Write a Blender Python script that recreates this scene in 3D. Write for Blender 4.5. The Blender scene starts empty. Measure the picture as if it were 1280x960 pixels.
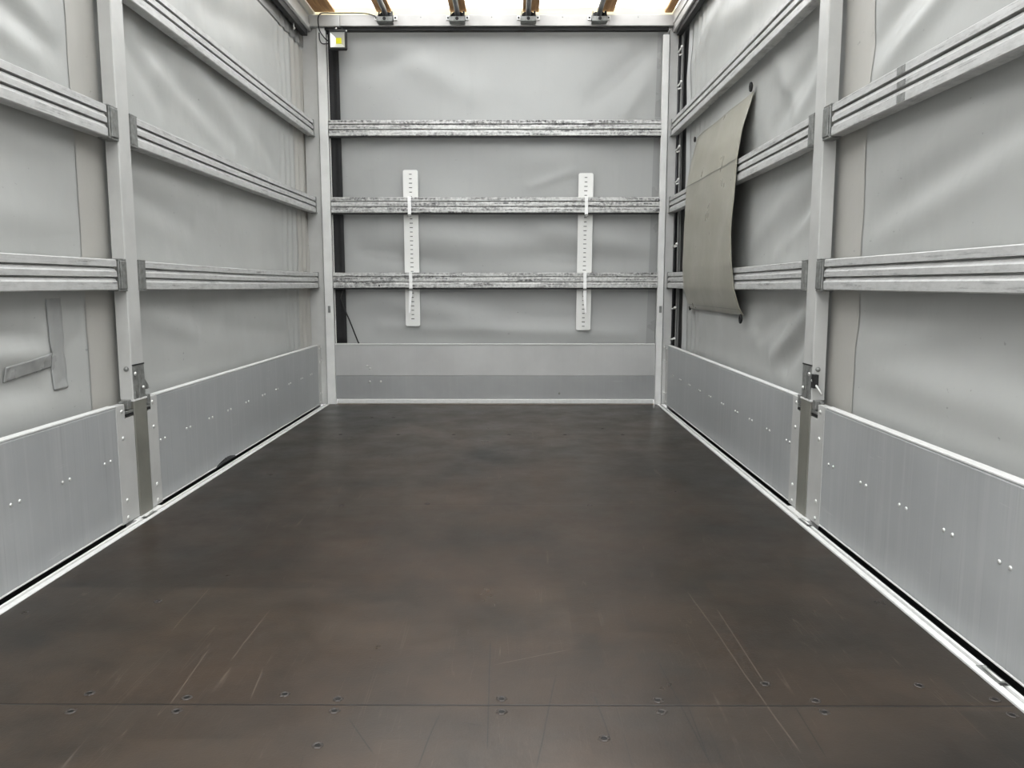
import bpy, bmesh, math, random
from mathutils import Vector, Matrix, noise
random.seed(7)
sc = bpy.context.scene
COL = sc.collection

# ------------------------------------------------------------------ camera
cam_d = bpy.data.cameras.new('camera'); cam = bpy.data.objects.new('camera', cam_d); COL.objects.link(cam)
cam_d.sensor_fit = 'HORIZONTAL'; cam_d.sensor_width = 36.0
cam_d.lens = 960.0/1280.0*36.0
cam_d.clip_start = 0.05; cam_d.clip_end = 500
cam.location = (0, 0, 0.80)
fw = Vector((-0.00409934, 0.99188322, -0.12708612))
cam.rotation_euler = fw.to_track_quat('-Z', 'Y').to_euler()
sc.camera = cam

# ------------------------------------------------------------------ daylight
world = bpy.data.worlds.new('overcast_sky'); sc.world = world; world.use_nodes = True
wn = world.node_tree.nodes; wl = world.node_tree.links
for n in list(wn): wn.remove(n)
wo = wn.new('ShaderNodeOutputWorld'); wb = wn.new('ShaderNodeBackground')
wtc = wn.new('ShaderNodeTexCoord'); wsep = wn.new('ShaderNodeSeparateXYZ'); wmr = wn.new('ShaderNodeMapRange')
wmix = wn.new('ShaderNodeMix'); wmix.data_type = 'RGBA'
wl.new(wtc.outputs['Generated'], wsep.inputs[0]); wl.new(wsep.outputs['Z'], wmr.inputs['Value'])
wmr.inputs['From Min'].default_value = 0.0; wmr.inputs['From Max'].default_value = 1.0
wl.new(wmr.outputs[0], wmix.inputs['Factor'])
wmix.inputs['A'].default_value = (0.10, 0.103, 0.105, 1)      # towards the horizon
wmix.inputs['B'].default_value = (0.98, 0.99, 1.0, 1)       # zenith of an overcast sky
wl.new(wmix.outputs['Result'], wb.inputs['Color']); wb.inputs['Strength'].default_value = 8.2
wl.new(wb.outputs[0], wo.inputs[0])

sc.view_settings.view_transform = 'Standard'; sc.view_settings.look = 'None'
sc.view_settings.gamma = 1.0; sc.view_settings.use_curve_mapping = False
sc.view_settings.exposure = 0.0

# ------------------------------------------------------------------ dimensions
XL, XR = -1.31, 1.012        # inner planes of the side boards
YB, YR = 5.155, 0.30         # headboard face, open rear end
ZS, ZRF = 0.405, 2.56        # top of side boards, roof sheet

def lin(r, g=None, b=None):
    if g is None: g = b = r
    f = lambda c: (c/255/12.92) if c/255 <= 0.04045 else ((c/255+0.055)/1.055)**2.4
    return (f(r), f(g), f(b), 1)

# ------------------------------------------------------------------ materials
def new_mat(name):
    m = bpy.data.materials.new(name); m.use_nodes = True
    nt = m.node_tree; p = nt.nodes['Principled BSDF']
    return m, nt, p
def N(nt, t, **k):
    n = nt.nodes.new(t)
    for a, v in k.items(): setattr(n, a, v)
    return n
def pos(nt, scale=(1,1,1), rot=(0,0,0)):
    g = N(nt, 'ShaderNodeNewGeometry'); m = N(nt, 'ShaderNodeMapping')
    nt.links.new(g.outputs['Position'], m.inputs['Vector'])
    m.inputs['Scale'].default_value = scale; m.inputs['Rotation'].default_value = rot
    return m.outputs[0]
def tex(nt, vec, scale, detail=4, rough=0.55, dist=0.0):
    n = N(nt, 'ShaderNodeTexNoise'); nt.links.new(vec, n.inputs['Vector'])
    n.inputs['Scale'].default_value = scale; n.inputs['Detail'].default_value = detail
    n.inputs['Roughness'].default_value = rough; n.inputs['Distortion'].default_value = dist
    return n.outputs['Fac']
def mr(nt, v, a, b, c=0.0, d=1.0):
    n = N(nt, 'ShaderNodeMapRange'); nt.links.new(v, n.inputs['Value'])
    for k, x in zip(('From Min','From Max','To Min','To Max'), (a,b,c,d)): n.inputs[k].default_value = x
    return n.outputs[0]
def mix(nt, f, a, b, mode='MIX'):
    n = N(nt, 'ShaderNodeMix'); n.data_type = 'RGBA'; n.blend_type = mode
    for key, v in (('Factor', f), ('A', a), ('B', b)):
        if hasattr(v, 'links') or isinstance(v, bpy.types.NodeSocket): nt.links.new(v, n.inputs[key])
        else: n.inputs[key].default_value = v
    return n.outputs['Result']
def mth(nt, op, a, b=None, c=None):
    n = N(nt, 'ShaderNodeMath', operation=op)
    for i, v in enumerate((a, b, c)):
        if v is None: continue
        if isinstance(v, bpy.types.NodeSocket): nt.links.new(v, n.inputs[i])
        else: n.inputs[i].default_value = v
    return n.outputs[0]
def bump(nt, p, h, strength=0.3, dist=0.01):
    b = N(nt, 'ShaderNodeBump'); nt.links.new(h, b.inputs['Height'])
    b.inputs['Strength'].default_value = strength; b.inputs['Distance'].default_value = dist
    nt.links.new(b.outputs[0], p.inputs['Normal'])

def plain(name, col, rough=0.5, metal=0.0, var=0.12, scale=25, spec=0.5):
    m, nt, p = new_mat(name)
    f = mr(nt, tex(nt, pos(nt), scale, 5), 0.3, 0.7)
    d = tuple(c*(1-var) for c in col[:3])+(1,); u = tuple(min(1, c*(1+var)) for c in col[:3])+(1,)
    nt.links.new(mix(nt, f, d, u), p.inputs['Base Color'])
    p.inputs['Roughness'].default_value = rough; p.inputs['Metallic'].default_value = metal
    p.inputs['Specular IOR Level'].default_value = spec
    return m

def tarp_mat(name, col, rough=0.42, warm=0.0):
    m, nt, p = new_mat(name)
    big = mr(nt, tex(nt, pos(nt), 1.3, 4, 0.5), 0.3, 0.7)
    c = mix(nt, big, tuple(x*0.93 for x in col[:3])+(1,), tuple(x*1.04 for x in col[:3])+(1,))
    # faint smears running down and scuff specks
    sm = mr(nt, tex(nt, pos(nt, (9, 9, 0.9)), 1.0, 6, 0.6), 0.56, 0.80, 0, 0.22)
    c = mix(nt, sm, c, tuple(x*0.72 for x in col[:3])+(1,))
    sp = mr(nt, tex(nt, pos(nt, (1, 1, 1.6)), 34, 3, 0.5), 0.72, 0.78, 0, 0.45)
    c = mix(nt, sp, c, (0.10, 0.10, 0.095, 1))
    nt.links.new(c, p.inputs['Base Color'])
    nt.links.new(mr(nt, tex(nt, pos(nt), 5, 4), 0.3, 0.7, rough-0.07, rough+0.10), p.inputs['Roughness'])
    weave = tex(nt, pos(nt), 260, 2, 0.5); soft = tex(nt, pos(nt, (1,1,1)), 7, 3, 0.5, 0.4)
    h = mth(nt, 'ADD', mth(nt, 'MULTIPLY', weave, 0.02), mth(nt, 'MULTIPLY', soft, 0.5))
    bump(nt, p, h, 0.35, 0.012)
    return m

def rail_mat(name, dirt, base=lin(196, 196, 194), along='Y'):
    m, nt, p = new_mat(name)
    s = (6, 1.4, 40) if along == 'Y' else (1.4, 6, 40)
    a = tex(nt, pos(nt, s), 2.6, 9, 0.74, 0.3)
    b = tex(nt, pos(nt, (.35,.35,1) if along == 'Y' else (1,1,1)), 55, 6, 0.7)
    c = mix(nt, mr(nt, b, 0.42, 0.72, 0, 0.35+.3*dirt), base, lin(150, 150, 148))
    dm = mth(nt, 'MULTIPLY', mr(nt, a, 0.56-0.11*dirt, 0.70-0.12*dirt, 0, 1), mr(nt, b, 0.38, 0.58, 0.1, 1))
    s2 = (3, 30, 30) if along == 'Y' else (30, 3, 30)
    c = mix(nt, mth(nt, 'MULTIPLY', dm, min(1, 0.60+0.4*dirt)), c, lin(52, 50, 50))
    nt.links.new(c, p.inputs['Base Color'])
    p.inputs['Metallic'].default_value = 0.25
    nt.links.new(mr(nt, b, 0.3, 0.7, 0.34, 0.55), p.inputs['Roughness'])
    bump(nt, p, b, 0.15, 0.003)
    return m

def board_mat(name, base, streak=0.5, metal=0.22):
    m, nt, p = new_mat(name)
    v = tex(nt, pos(nt, (22, 22, 0.5)), 2.0, 6, 0.6)
    v2 = tex(nt, pos(nt, (60, 60, 0.8)), 2.0, 3, 0.6)
    big = tex(nt, pos(nt), 2.0, 4, 0.6)
    lo = tuple(x*0.88 for x in base[:3])+(1,); hi = tuple(min(1, x*1.12) for x in base[:3])+(1,)
    c = mix(nt, mr(nt, big, 0.3, 0.7), lo, hi)
    c = mix(nt, mth(nt, 'MULTIPLY', mr(nt, v, 0.50, 0.75), streak*0.6), c, lin(205, 205, 204))
    c = mix(nt, mth(nt, 'MULTIPLY', mr(nt, v2, 0.60, 0.75), streak*0.5), c, lin(98, 98, 98))
    # short bright scratches
    sc_ = mr(nt, tex(nt, pos(nt, (3, 3, 45), (0.5, 0, 0)), 2.2, 2, 0.5), 0.73, 0.75, 0, 0.14)
    c = mix(nt, sc_, c, lin(214, 214, 213))
    nt.links.new(c, p.inputs['Base Color'])
    p.inputs['Metallic'].default_value = metal
    nt.links.new(mr(nt, big, 0.3, 0.7, 0.36, 0.52), p.inputs['Roughness'])
    bump(nt, p, tex(nt, pos(nt, (70, 70, 1.5)), 3, 3), 0.08, 0.002)
    return m

SCR = [(-0.815, 1.97, -0.802, 1.697, 1), (-0.608, 1.827, -0.614, 1.552, 1), (-0.68, 1.618, -0.663, 1.373, 1), (-0.534, 1.532, -0.516, 1.397, 1), (0.456, 1.948, 0.49, 1.232, 1), (0.537, 1.401, 0.532, 1.216, 0), (0.332, 1.4, 0.33, 1.215, 0), (0.898, 1.447, 0.908, 1.377, 1), (-0.047, 1.541, 0.128, 1.617, 1), (0.085, 1.507, 0.035, 1.188, 0), (0.156, 1.435, 0.172, 1.249, 0), (0.307, 1.567, 0.331, 1.189, 0), (-0.142, 1.361, -0.162, 1.187, 0), (-0.056, 1.659, -0.048, 1.236, 0), (-0.313, 1.347, -0.238, 1.224, 0), (-0.099, 1.327, -0.052, 1.314, 0), (0.503, 1.837, 0.507, 1.452, 1)]
def floor_mat():
    m, nt, p = new_mat('worn_phenolic_plywood')
    P = pos(nt)
    big = mr(nt, tex(nt, P, 1.5, 6, 0.6, 0.5), 0.32, 0.68)
    c = mix(nt, big, lin(24, 22, 19), lin(43, 35, 27))
    # worn reddish-brown rectangular traces of standing loads
    for sc_, w, off, col, amt in ((1.9, 0.62, (0.3, 0.1, 0), lin(72, 56, 43), 0.42), (3.1, 0.42, (1.7, 0.9, 0), lin(25, 25, 23), 0.75), (0.9, 1.5, (0.7, 0.45, 0), lin(92, 78, 64), 0.35)):
        mp = N(nt, 'ShaderNodeMapping'); nt.links.new(P, mp.inputs['Vector']); mp.inputs['Location'].default_value = off
        b = N(nt, 'ShaderNodeTexBrick'); nt.links.new(mp.outputs[0], b.inputs['Vector'])
        b.inputs['Scale'].default_value = sc_; b.inputs['Mortar Size'].default_value = 0.0
        b.inputs['Brick Width'].default_value = w; b.inputs['Row Height'].default_value = 0.31
        b.inputs['Color1'].default_value = (0,0,0,1); b.inputs['Color2'].default_value = (1,1,1,1); b.inputs['Bias'].default_value = -0.35
        k = mth(nt, 'MULTIPLY', mr(nt, tex(nt, P, 3.3, 6, 0.7), 0.38, 0.62), amt)
        c = mix(nt, mth(nt, 'MULTIPLY', k, b.outputs['Color']), c, col)
    # pale wear along the middle of the deck where goods are dragged
    sep = N(nt, 'ShaderNodeSeparateXYZ'); nt.links.new(P, sep.inputs[0])
    wear = mth(nt, 'MULTIPLY', mr(nt, mth(nt, 'ABSOLUTE', mth(nt, 'ADD', sep.outputs['X'], 0.12)), 0.95, 0.25, 0, 1), mr(nt, tex(nt, P, 2.4, 7, 0.65), 0.32, 0.66))
    c = mix(nt, mth(nt, 'MULTIPLY', wear, 0.5), c, lin(74, 58, 45))
    near_sheen = mth(nt, 'MULTIPLY', mr(nt, sep.outputs['Y'], 1.385, 1.387, 1, 0), mr(nt, tex(nt, P, 3.0, 5, 0.6), 0.34, 0.60))
    c = mix(nt, mth(nt, 'MULTIPLY', near_sheen, 0.22), c, lin(66, 62, 57))  # grey sheen of the nearest sheet, painted into its base colour
    # fine scuffing in several directions
    for ang, s, t, col, amt in ((0.15, (17, .45, 1), 2.0, lin(120, 108, 96), .30), (-0.35, (15, .4, 1), 1.7, lin(116, 104, 92), .28), (0.55, (16, .5, 1), 1.3, lin(104, 94, 84), .25), (-0.08, (18, .35, 1), 1.1, lin(20, 19, 18), .55)):
        n = tex(nt, pos(nt, s, (0, 0, ang)), t, 1, 0.4)
        line = mr(nt, mth(nt, 'ABSOLUTE', mth(nt, 'SUBTRACT', n, 0.5)), 0.0, 0.0045, 1, 0)
        keep = mr(nt, tex(nt, pos(nt, (1, 1, 1), (0, 0, ang*3)), 1.6+t, 5, 0.7), 0.52, 0.62)
        c = mix(nt, mth(nt, 'MULTIPLY', mth(nt, 'MULTIPLY', line, keep), amt), c, col)
    # individual long scratches and cuts
    for (x0, y0, x1, y1, pale) in SCR:
        L = math.hypot(x1-x0, y1-y0); ux, uy = (x1-x0)/L, (y1-y0)/L
        wob = mth(nt, 'MULTIPLY', mth(nt, 'SUBTRACT', tex(nt, P, 2.5, 2), 0.5), 0.02) if (x0*10) % 1 > .5 else 0.0
        dx = mth(nt, 'SUBTRACT', sep.outputs['X'], x0); dy = mth(nt, 'SUBTRACT', sep.outputs['Y'], y0)
        t_ = mth(nt, 'ADD', mth(nt, 'MULTIPLY', dx, ux), mth(nt, 'MULTIPLY', dy, uy))
        d_ = mth(nt, 'ABSOLUTE', mth(nt, 'ADD', mth(nt, 'SUBTRACT', mth(nt, 'MULTIPLY', dx, uy), mth(nt, 'MULTIPLY', dy, ux)), wob))
        m_ = mth(nt, 'MULTIPLY', mr(nt, d_, 0.0005, 0.0019, 1, 0), mr(nt, mth(nt, 'ABSOLUTE', mth(nt, 'SUBTRACT', t_, L/2)), L/2-.03, L/2, 1, 0))
        c = mix(nt, mth(nt, 'MULTIPLY', m_, 0.26 if pale else 0.7), c, lin(124, 112, 100) if pale else lin(16, 15, 15))
    # joints between the plywood sheets
    j = None
    for y0 in (1.386, 2.748, 4.093):
        d = mr(nt, mth(nt, 'ABSOLUTE', mth(nt, 'SUBTRACT', sep.outputs['Y'], y0)), 0.0016, 0.0030, 1, 0)
        j = d if j is None else mth(nt, 'MAXIMUM', j, d)
    c = mix(nt, mth(nt, 'MULTIPLY', j, 0.85), c, lin(20, 18, 17))
    nt.links.new(c, p.inputs['Base Color'])
    r = mr(nt, tex(nt, P, 4.5, 6, 0.65), 0.3, 0.7, 0.27, 0.42)
    nt.links.new(r, p.inputs['Roughness']); p.inputs['Specular IOR Level'].default_value = 0.34
    mesh = N(nt, 'ShaderNodeTexVoronoi'); mesh.inputs['Scale'].default_value = 210; nt.links.new(P, mesh.inputs['Vector'])
    h = mth(nt, 'SUBTRACT', mth(nt, 'ADD', mth(nt, 'MULTIPLY', mesh.outputs['Distance'], 0.10), tex(nt, P, 6, 5)), mth(nt, 'MULTIPLY', j, 1.2))
    bump(nt, p, h, 0.30, 0.003)
    return m

def roof_mat():
    m = bpy.data.materials.new('translucent_roof_tarp'); m.use_nodes = True; nt = m.node_tree
    for n in list(nt.nodes): nt.nodes.remove(n)
    o = N(nt, 'ShaderNodeOutputMaterial'); a = N(nt, 'ShaderNodeBsdfTranslucent'); b = N(nt, 'ShaderNodeBsdfDiffuse'); mx = N(nt, 'ShaderNodeMixShader')
    f = mr(nt, tex(nt, pos(nt), 3, 4), 0.3, 0.7)
    nt.links.new(mix(nt, f, (0.93, 0.94, 0.94, 1), (0.96, 0.97, 0.97, 1)), a.inputs['Color']); b.inputs['Color'].default_value = (0.8, 0.8, 0.77, 1)
    mx.inputs[0].default_value = 0.22
    nt.links.new(a.outputs[0], mx.inputs[1]); nt.links.new(b.outputs[0], mx.inputs[2]); nt.links.new(mx.outputs[0], o.inputs['Surface'])
    return m

def wood_mat():
    m, nt, p = new_mat('bare_roof_timber')
    g = tex(nt, pos(nt, (24, 1.5, 24)), 2.2, 6, 0.6, 0.6)
    nt.links.new(mix(nt, mr(nt, g, 0.3, 0.7), lin(158, 112, 66), lin(212, 168, 116)), p.inputs['Base Color'])
    p.inputs['Roughness'].default_value = 0.7
    return m

M = dict(
    tarp=tarp_mat('grey_pvc_tarp', lin(172, 173, 170)),
    tarp_back=tarp_mat('grey_pvc_tarp_headboard', lin(168, 169, 167)),
    beige=tarp_mat('yellowed_tarp_strip', lin(173, 171, 165)),
    hem=tarp_mat('light_tarp_hem', lin(186, 187, 186)),
    valance=tarp_mat('dark_tarp_valance', lin(128, 128, 126)),
    tape=tarp_mat('grey_repair_tape', lin(152, 153, 151), 0.28),
    khaki=tarp_mat('khaki_grey_tarp', lin(152, 149, 136), 0.32),
    rail=rail_mat('worn_aluminium_lath', 0.25),
    rail_dirty=rail_mat('grimy_aluminium_lath', 1.0, lin(210, 210, 207), along='X'),
    board=board_mat('anodised_side_board', lin(166, 168, 168), 0.36),
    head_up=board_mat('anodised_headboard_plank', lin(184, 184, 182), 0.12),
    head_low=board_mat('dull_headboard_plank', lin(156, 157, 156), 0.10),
    edge=plain('bright_aluminium_edge', lin(218, 218, 215), 0.40, 0.05, 0.06, 60),
    post=plain('grey_painted_post', lin(186, 186, 183), 0.40, 0.10, 0.07, 9),
    pillar=plain('olive_grey_post_sleeve', lin(122, 121, 113), 0.45, 0.2, 0.12, 9),
    cpost=plain('pale_aluminium_post', lin(222, 222, 219), 0.42, 0.1, 0.08, 8),
    beam=plain('aluminium_roof_beam', lin(176, 174, 171), 0.45, 0.2, 0.09, 7),
    zinc=plain('dull_zinc_steel', lin(134, 135, 132), 0.42, 0.5, 0.30, 60),
    bolt=plain('bright_rivet_steel', lin(212, 212, 208), 0.30, 0.6, 0.1, 80),
    black=plain('black_rubber_and_shade', lin(22, 22, 22), 0.6, 0.0, 0.2, 30),
    web=plain('black_webbing', lin(22, 22, 23), 0.75, 0.0, 0.25, 40),
    white=plain('white_perforated_plastic', lin(232, 232, 228), 0.45, 0.0, 0.02, 20),
    tie=plain('white_webbing_tie', lin(250, 250, 248), 0.5, 0.0, 0.02, 20),
    slot=plain('dark_slot', lin(70, 70, 68), 0.8, 0.0, 0.1, 20),
    wood=wood_mat(),
    tube=plain('grey_roof_tube', lin(120, 120, 122), 0.4, 0.6, 0.15, 20),
    floor=floor_mat(), roof=roof_mat(),
    cream=plain('cream_tarp_flap', lin(222, 212, 176), 0.55, 0.0, 0.05, 6),
    led=plain('yellow_led_chip', lin(226, 222, 20), 0.4, 0.0, 0.05, 50),
    refl=plain('bright_reflector', lin(225, 225, 222), 0.25, 0.5, 0.03, 50),
    rust=plain('rusty_sill', lin(170, 160, 148), 0.6, 0.2, 0.2, 14),
    screw=plain('dark_screw_head', lin(24, 23, 22), 0.4, 0.5, 0.3, 90),
    splinter=plain('torn_plywood_rim', lin(46, 40, 35), 0.5, 0.0, 0.3, 90),
    asphalt=plain('grey_asphalt', lin(80, 80, 79), 0.9, 0.0, 0.2, 12),
)

# ------------------------------------------------------------------ mesh helpers
ORG = {}
class MB:
    def __init__(s): s.v = []; s.f = []; s.m = []
    def add(s, vs, fs, mat=0):
        b = len(s.v); s.v += [tuple(v) for v in vs]
        for f in fs: s.f.append(tuple(b+i for i in f)); s.m.append(mat)
        return s
    def box(s, x0, x1, y0, y1, z0, z1, mat=0):
        x0, x1 = sorted((x0, x1)); y0, y1 = sorted((y0, y1)); z0, z1 = sorted((z0, z1))
        v = [(x, y, z) for x in (x0, x1) for y in (y0, y1) for z in (z0, z1)]
        return s.add(v, [(0,1,3,2),(4,6,7,5),(0,4,5,1),(2,3,7,6),(0,2,6,4),(1,5,7,3)], mat)
    def prism(s, prof, place, t0, t1, mat=0):          # place(p, t) -> xyz, closed profile
        n = len(prof); v = [place(p, t0) for p in prof]+[place(p, t1) for p in prof]
        f = [(i, (i+1) % n, n+(i+1) % n, n+i) for i in range(n)]+[tuple(range(n))[::-1], tuple(range(n, 2*n))]
        return s.add(v, f, mat)
    def tube(s, pts, r, n=12, mat=0, cap=True):
        pts = [Vector(p) for p in pts]; rings = []
        for i, p in enumerate(pts):
            d = (pts[min(i+1, len(pts)-1)]-pts[max(i-1, 0)]).normalized()
            a = d.cross(Vector((0, 0, 1)) if abs(d.z) < 0.9 else Vector((1, 0, 0))).normalized(); b = d.cross(a)
            rings.append([p+a*(r*math.cos(2*math.pi*k/n))+b*(r*math.sin(2*math.pi*k/n)) for k in range(n)])
        v = [q for rg in rings for q in rg]; f = []
        for i in range(len(pts)-1):
            for k in range(n): f.append((i*n+k, i*n+(k+1) % n, (i+1)*n+(k+1) % n, (i+1)*n+k))
        if cap: f += [tuple(range(n))[::-1], tuple((len(pts)-1)*n+k for k in range(n))]
        return s.add(v, f, mat)
    def dome(s, c, nrm, r, h, n=12, mat=0):
        c = Vector(c); nrm = Vector(nrm).normalized()
        a = nrm.cross(Vector((0, 0, 1)) if abs(nrm.z) < 0.9 else Vector((1, 0, 0))).normalized(); b = nrm.cross(a)
        prof = [(1, 0), (0.98, 0.35), (0.8, 0.75), (0.45, 0.95)]
        v = []; f = []
        for rr, hh in prof: v += [c+a*(r*rr*math.cos(2*math.pi*k/n))+b*(r*rr*math.sin(2*math.pi*k/n))+nrm*(h*hh) for k in range(n)]
        v.append(c+nrm*h)
        for i in range(len(prof)-1):
            for k in range(n): f.append((i*n+k, i*n+(k+1) % n, (i+1)*n+(k+1) % n, (i+1)*n+k))
        t = (len(prof)-1)*n
        for k in range(n): f.append((t+k, t+(k+1) % n, len(v)-1))
        f.append(tuple(range(n))[::-1])
        return s.add(v, f, mat)
    def grid(s, fn, us, vs, mat=0):
        nu, nv = len(us), len(vs)
        v = [fn(a, b) for a in us for b in vs]
        return s.add(v, [(i*nv+j, i*nv+j+1, (i+1)*nv+j+1, (i+1)*nv+j) for i in range(nu-1) for j in range(nv-1)], mat)
    def build(s, name, mats, parent=None, origin=None, smooth=False, bevel=0.0, solid=0.0):
        if parent is not None: org = ORG[parent.name]
        else: org = Vector(origin) if origin is not None else Vector((0, 0, 0))
        me = bpy.data.meshes.new(name)
        me.from_pydata([tuple(Vector(v)-org) for v in s.v], [], s.f)
        for mt in (mats if isinstance(mats, (list, tuple)) else [mats]): me.materials.append(mt)
        for p, k in zip(me.polygons, s.m): p.material_index = k; p.use_smooth = smooth
        bm = bmesh.new(); bm.from_mesh(me); bmesh.ops.recalc_face_normals(bm, faces=bm.faces); bm.to_mesh(me); bm.free()
        o = bpy.data.objects.new(name, me); COL.objects.link(o)
        ORG[o.name] = org
        if parent is not None: o.parent = parent
        else: o.location = org
        if bevel:
            b = o.modifiers.new('bevel', 'BEVEL'); b.width = bevel; b.segments = 2; b.limit_method = 'ANGLE'; b.angle_limit = math.radians(50)
        if solid:
            b = o.modifiers.new('thickness', 'SOLIDIFY'); b.thickness = solid; b.offset = 0
        return o
def thing(name, loc, label, cat, group=None):
    o = bpy.data.objects.new(name, None); COL.objects.link(o); o.location = loc; o.empty_display_size = 0.1
    ORG[o.name] = Vector(loc); tag(o, label, cat, group); return o
def tag(o, label, cat, group=None):
    o['label'] = label; o['category'] = cat
    if group: o['group'] = group
    return o
def struct(o, label=None):
    o['kind'] = 'structure'
    if label: o['label'] = label
    return o
def frange(a, b, st):
    n = max(1, int(round((b-a)/st))); return [a+(b-a)*i/n for i in range(n+1)]
def SX(side, d): return XL+d if side == 'L' else XR-d       # d = distance into the hold
def inward(side): return (1, 0, 0) if side == 'L' else (-1, 0, 0)
def wbox(mb, side, d0, d1, y0, y1, z0, z1, mat=0): return mb.box(SX(side, d0), SX(side, d1), y0, y1, z0, z1, mat)
WN = {'L': 'left', 'R': 'right'}

# ------------------------------------------------------------------ structure: ground, floor
mb = MB(); mb.box(-40, 40, -40, 40, -1.25, -1.15); struct(mb.build('ground', M['asphalt']), 'grey asphalt yard under the truck')
mb = MB(); mb.box(-1.262, 0.960, YR, 5.158, -0.03, 0.0)
floor = struct(mb.build('floor', M['floor'], bevel=0.001), 'dark brown scratched plywood cargo floor')
# black slab and outer skirts added below the edge profiles so no daylight leaks in
mb = MB(); mb.box(-1.40, 1.10, YR, 5.24, -0.10, -0.035); mb.box(-1.356, -1.344, YR, 5.24, -0.035, 0.040); mb.box(1.046, 1.058, YR, 5.24, -0.035, 0.040)
struct(mb.build('added_daylight_block', M['black']), 'dark slab and skirts added below the cargo floor to block daylight')

SCREWS = [(-.841,1.425),(-.454,1.423),(-.841,1.360),(-.642,1.410),(-.641,1.362),(-.345,1.406),(-.342,1.364),(-.026,1.408),(-.025,1.362),(.278,1.404),(.277,1.363),(.584,1.404),(.585,1.363),(.815,1.462),(.507,1.467),(-.912,1.87),(.159,1.277),(-.346,1.254),(.935,1.410),(.934,1.355),
          (-.875,4.625),(-.743,4.625),(-.945,4.085),(-.633,4.085),(-.333,4.085),(-.034,4.085),(.269,4.085),(.581,4.085),(.492,4.261),(-.325,2.756),(.274,2.740),(-.636,2.733)]
mbs = MB()
n = 14
ring = []
for rr, zz in ((0.0105, 0.0), (0.0085, 0.0016), (0.0058, 0.0012), (0.0050, 0.0003)):
    ring += [(rr*math.cos(2*math.pi*k/n)*(1+0.18*math.sin(3*k)), rr*math.sin(2*math.pi*k/n), zz) for k in range(n)]
mbs.add(ring, [(i*n+k, i*n+(k+1) % n, (i+1)*n+(k+1) % n, (i+1)*n+k) for i in range(3) for k in range(n)], 0)
mbs.add([(0.0052*math.cos(2*math.pi*k/n), 0.0052*math.sin(2*math.pi*k/n), 0.0004) for k in range(n)], [tuple(range(n))], 1)
s0 = None
for i, (x, y) in enumerate(SCREWS):
    if s0 is None: o = s0 = mbs.build('screw', [M['splinter'], M['screw']], floor)
    else: o = s0.copy(); COL.objects.link(o); o.parent = floor
    o.location = (x, y, 0.0004); o.rotation_euler = (0, 0, random.random()*6)

# ------------------------------------------------------------------ structure: tarp walls
def seg(y, z, y0, z0, y1, z1):
    dx, dz = y1-y0, z1-z0; t = max(0, min(1, ((y-y0)*dx+(z-z0)*dz)/(dx*dx+dz*dz)))
    return math.hypot(y-y0-t*dx, z-z0-t*dz), t
def folds(y, z, fl):
    h = 0
    for (y0, z0, y1, z1, w, a) in fl:
        d, t = seg(y, z, y0, z0, y1, z1); h += a*math.exp(-(d/w)**2)*(0.35+0.65*math.sin(math.pi*(0.15+0.7*t)))
    return h
FL = [(3.00,1.72,3.75,1.45,.07,-.016),(3.10,1.62,3.85,1.42,.05,.012),(2.80,1.68,3.1,1.50,.05,-.010),(3.4,1.75,4.1,1.5,.06,.010),(4.0,1.7,4.6,1.45,.07,-.008),
      (2.75,1.14,3.3,1.05,.05,-.009),(2.8,1.20,3.6,1.16,.05,.007),(3.0,.72,4.4,.70,.07,-.006),(2.75,.72,3.3,.60,.05,.009),(3.3,.66,4.6,.50,.06,-.007),
      (2.9,2.1,3.8,2.2,.09,.010),(3.6,2.02,4.7,2.2,.08,-.010),(1.75,1.55,2.3,1.45,.04,.008),(1.7,1.65,2.4,1.5,.04,-.012),(1.8,1.78,2.35,1.55,.05,.009),
      (1.6,1.20,2.3,1.14,.06,-.006),(1.7,1.0,2.4,.98,.06,.007),(1.85,.68,2.20,.655,.03,-.010),(2.36,.62,2.45,.66,.03,-.006),(1.9,.63,2.22,.60,.035,.012),(1.95,.52,2.2,.50,.04,-.010),(1.7,.47,2.4,.46,.05,.006)]
FR = [(2.78,1.68,3.3,1.45,.05,-.013),(2.72,1.62,3.1,1.38,.04,.010),(3.3,1.72,3.0,1.42,.05,.009),(2.72,1.20,3.1,.95,.05,-.016),(2.75,1.10,3.2,.92,.04,.013),(2.80,1.24,3.5,1.0,.06,.012),(2.72,.70,3.05,.48,.045,-.018),(2.75,.76,3.2,.50,.04,.016),(2.9,.74,3.4,.60,.05,-.010),
      (3.2,.55,4.4,.66,.08,.006),(1.7,1.16,2.35,.98,.06,-.010),(1.7,1.08,2.40,.93,.05,.010),(1.5,1.20,2.2,1.12,.06,.006),(1.5,.62,2.35,.68,.09,-.012),(1.6,.52,2.3,.54,.06,.009),(1.9,.70,2.4,.60,.05,.008),
      (1.8,1.70,2.4,1.52,.05,-.014),(1.9,1.58,2.38,1.42,.04,.010),(3.5,2.1,4.6,2.2,.08,.008),(3.2,1.95,4.4,2.0,.07,-.007),(4.0,2.35,4.9,2.1,.07,.009)]
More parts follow.
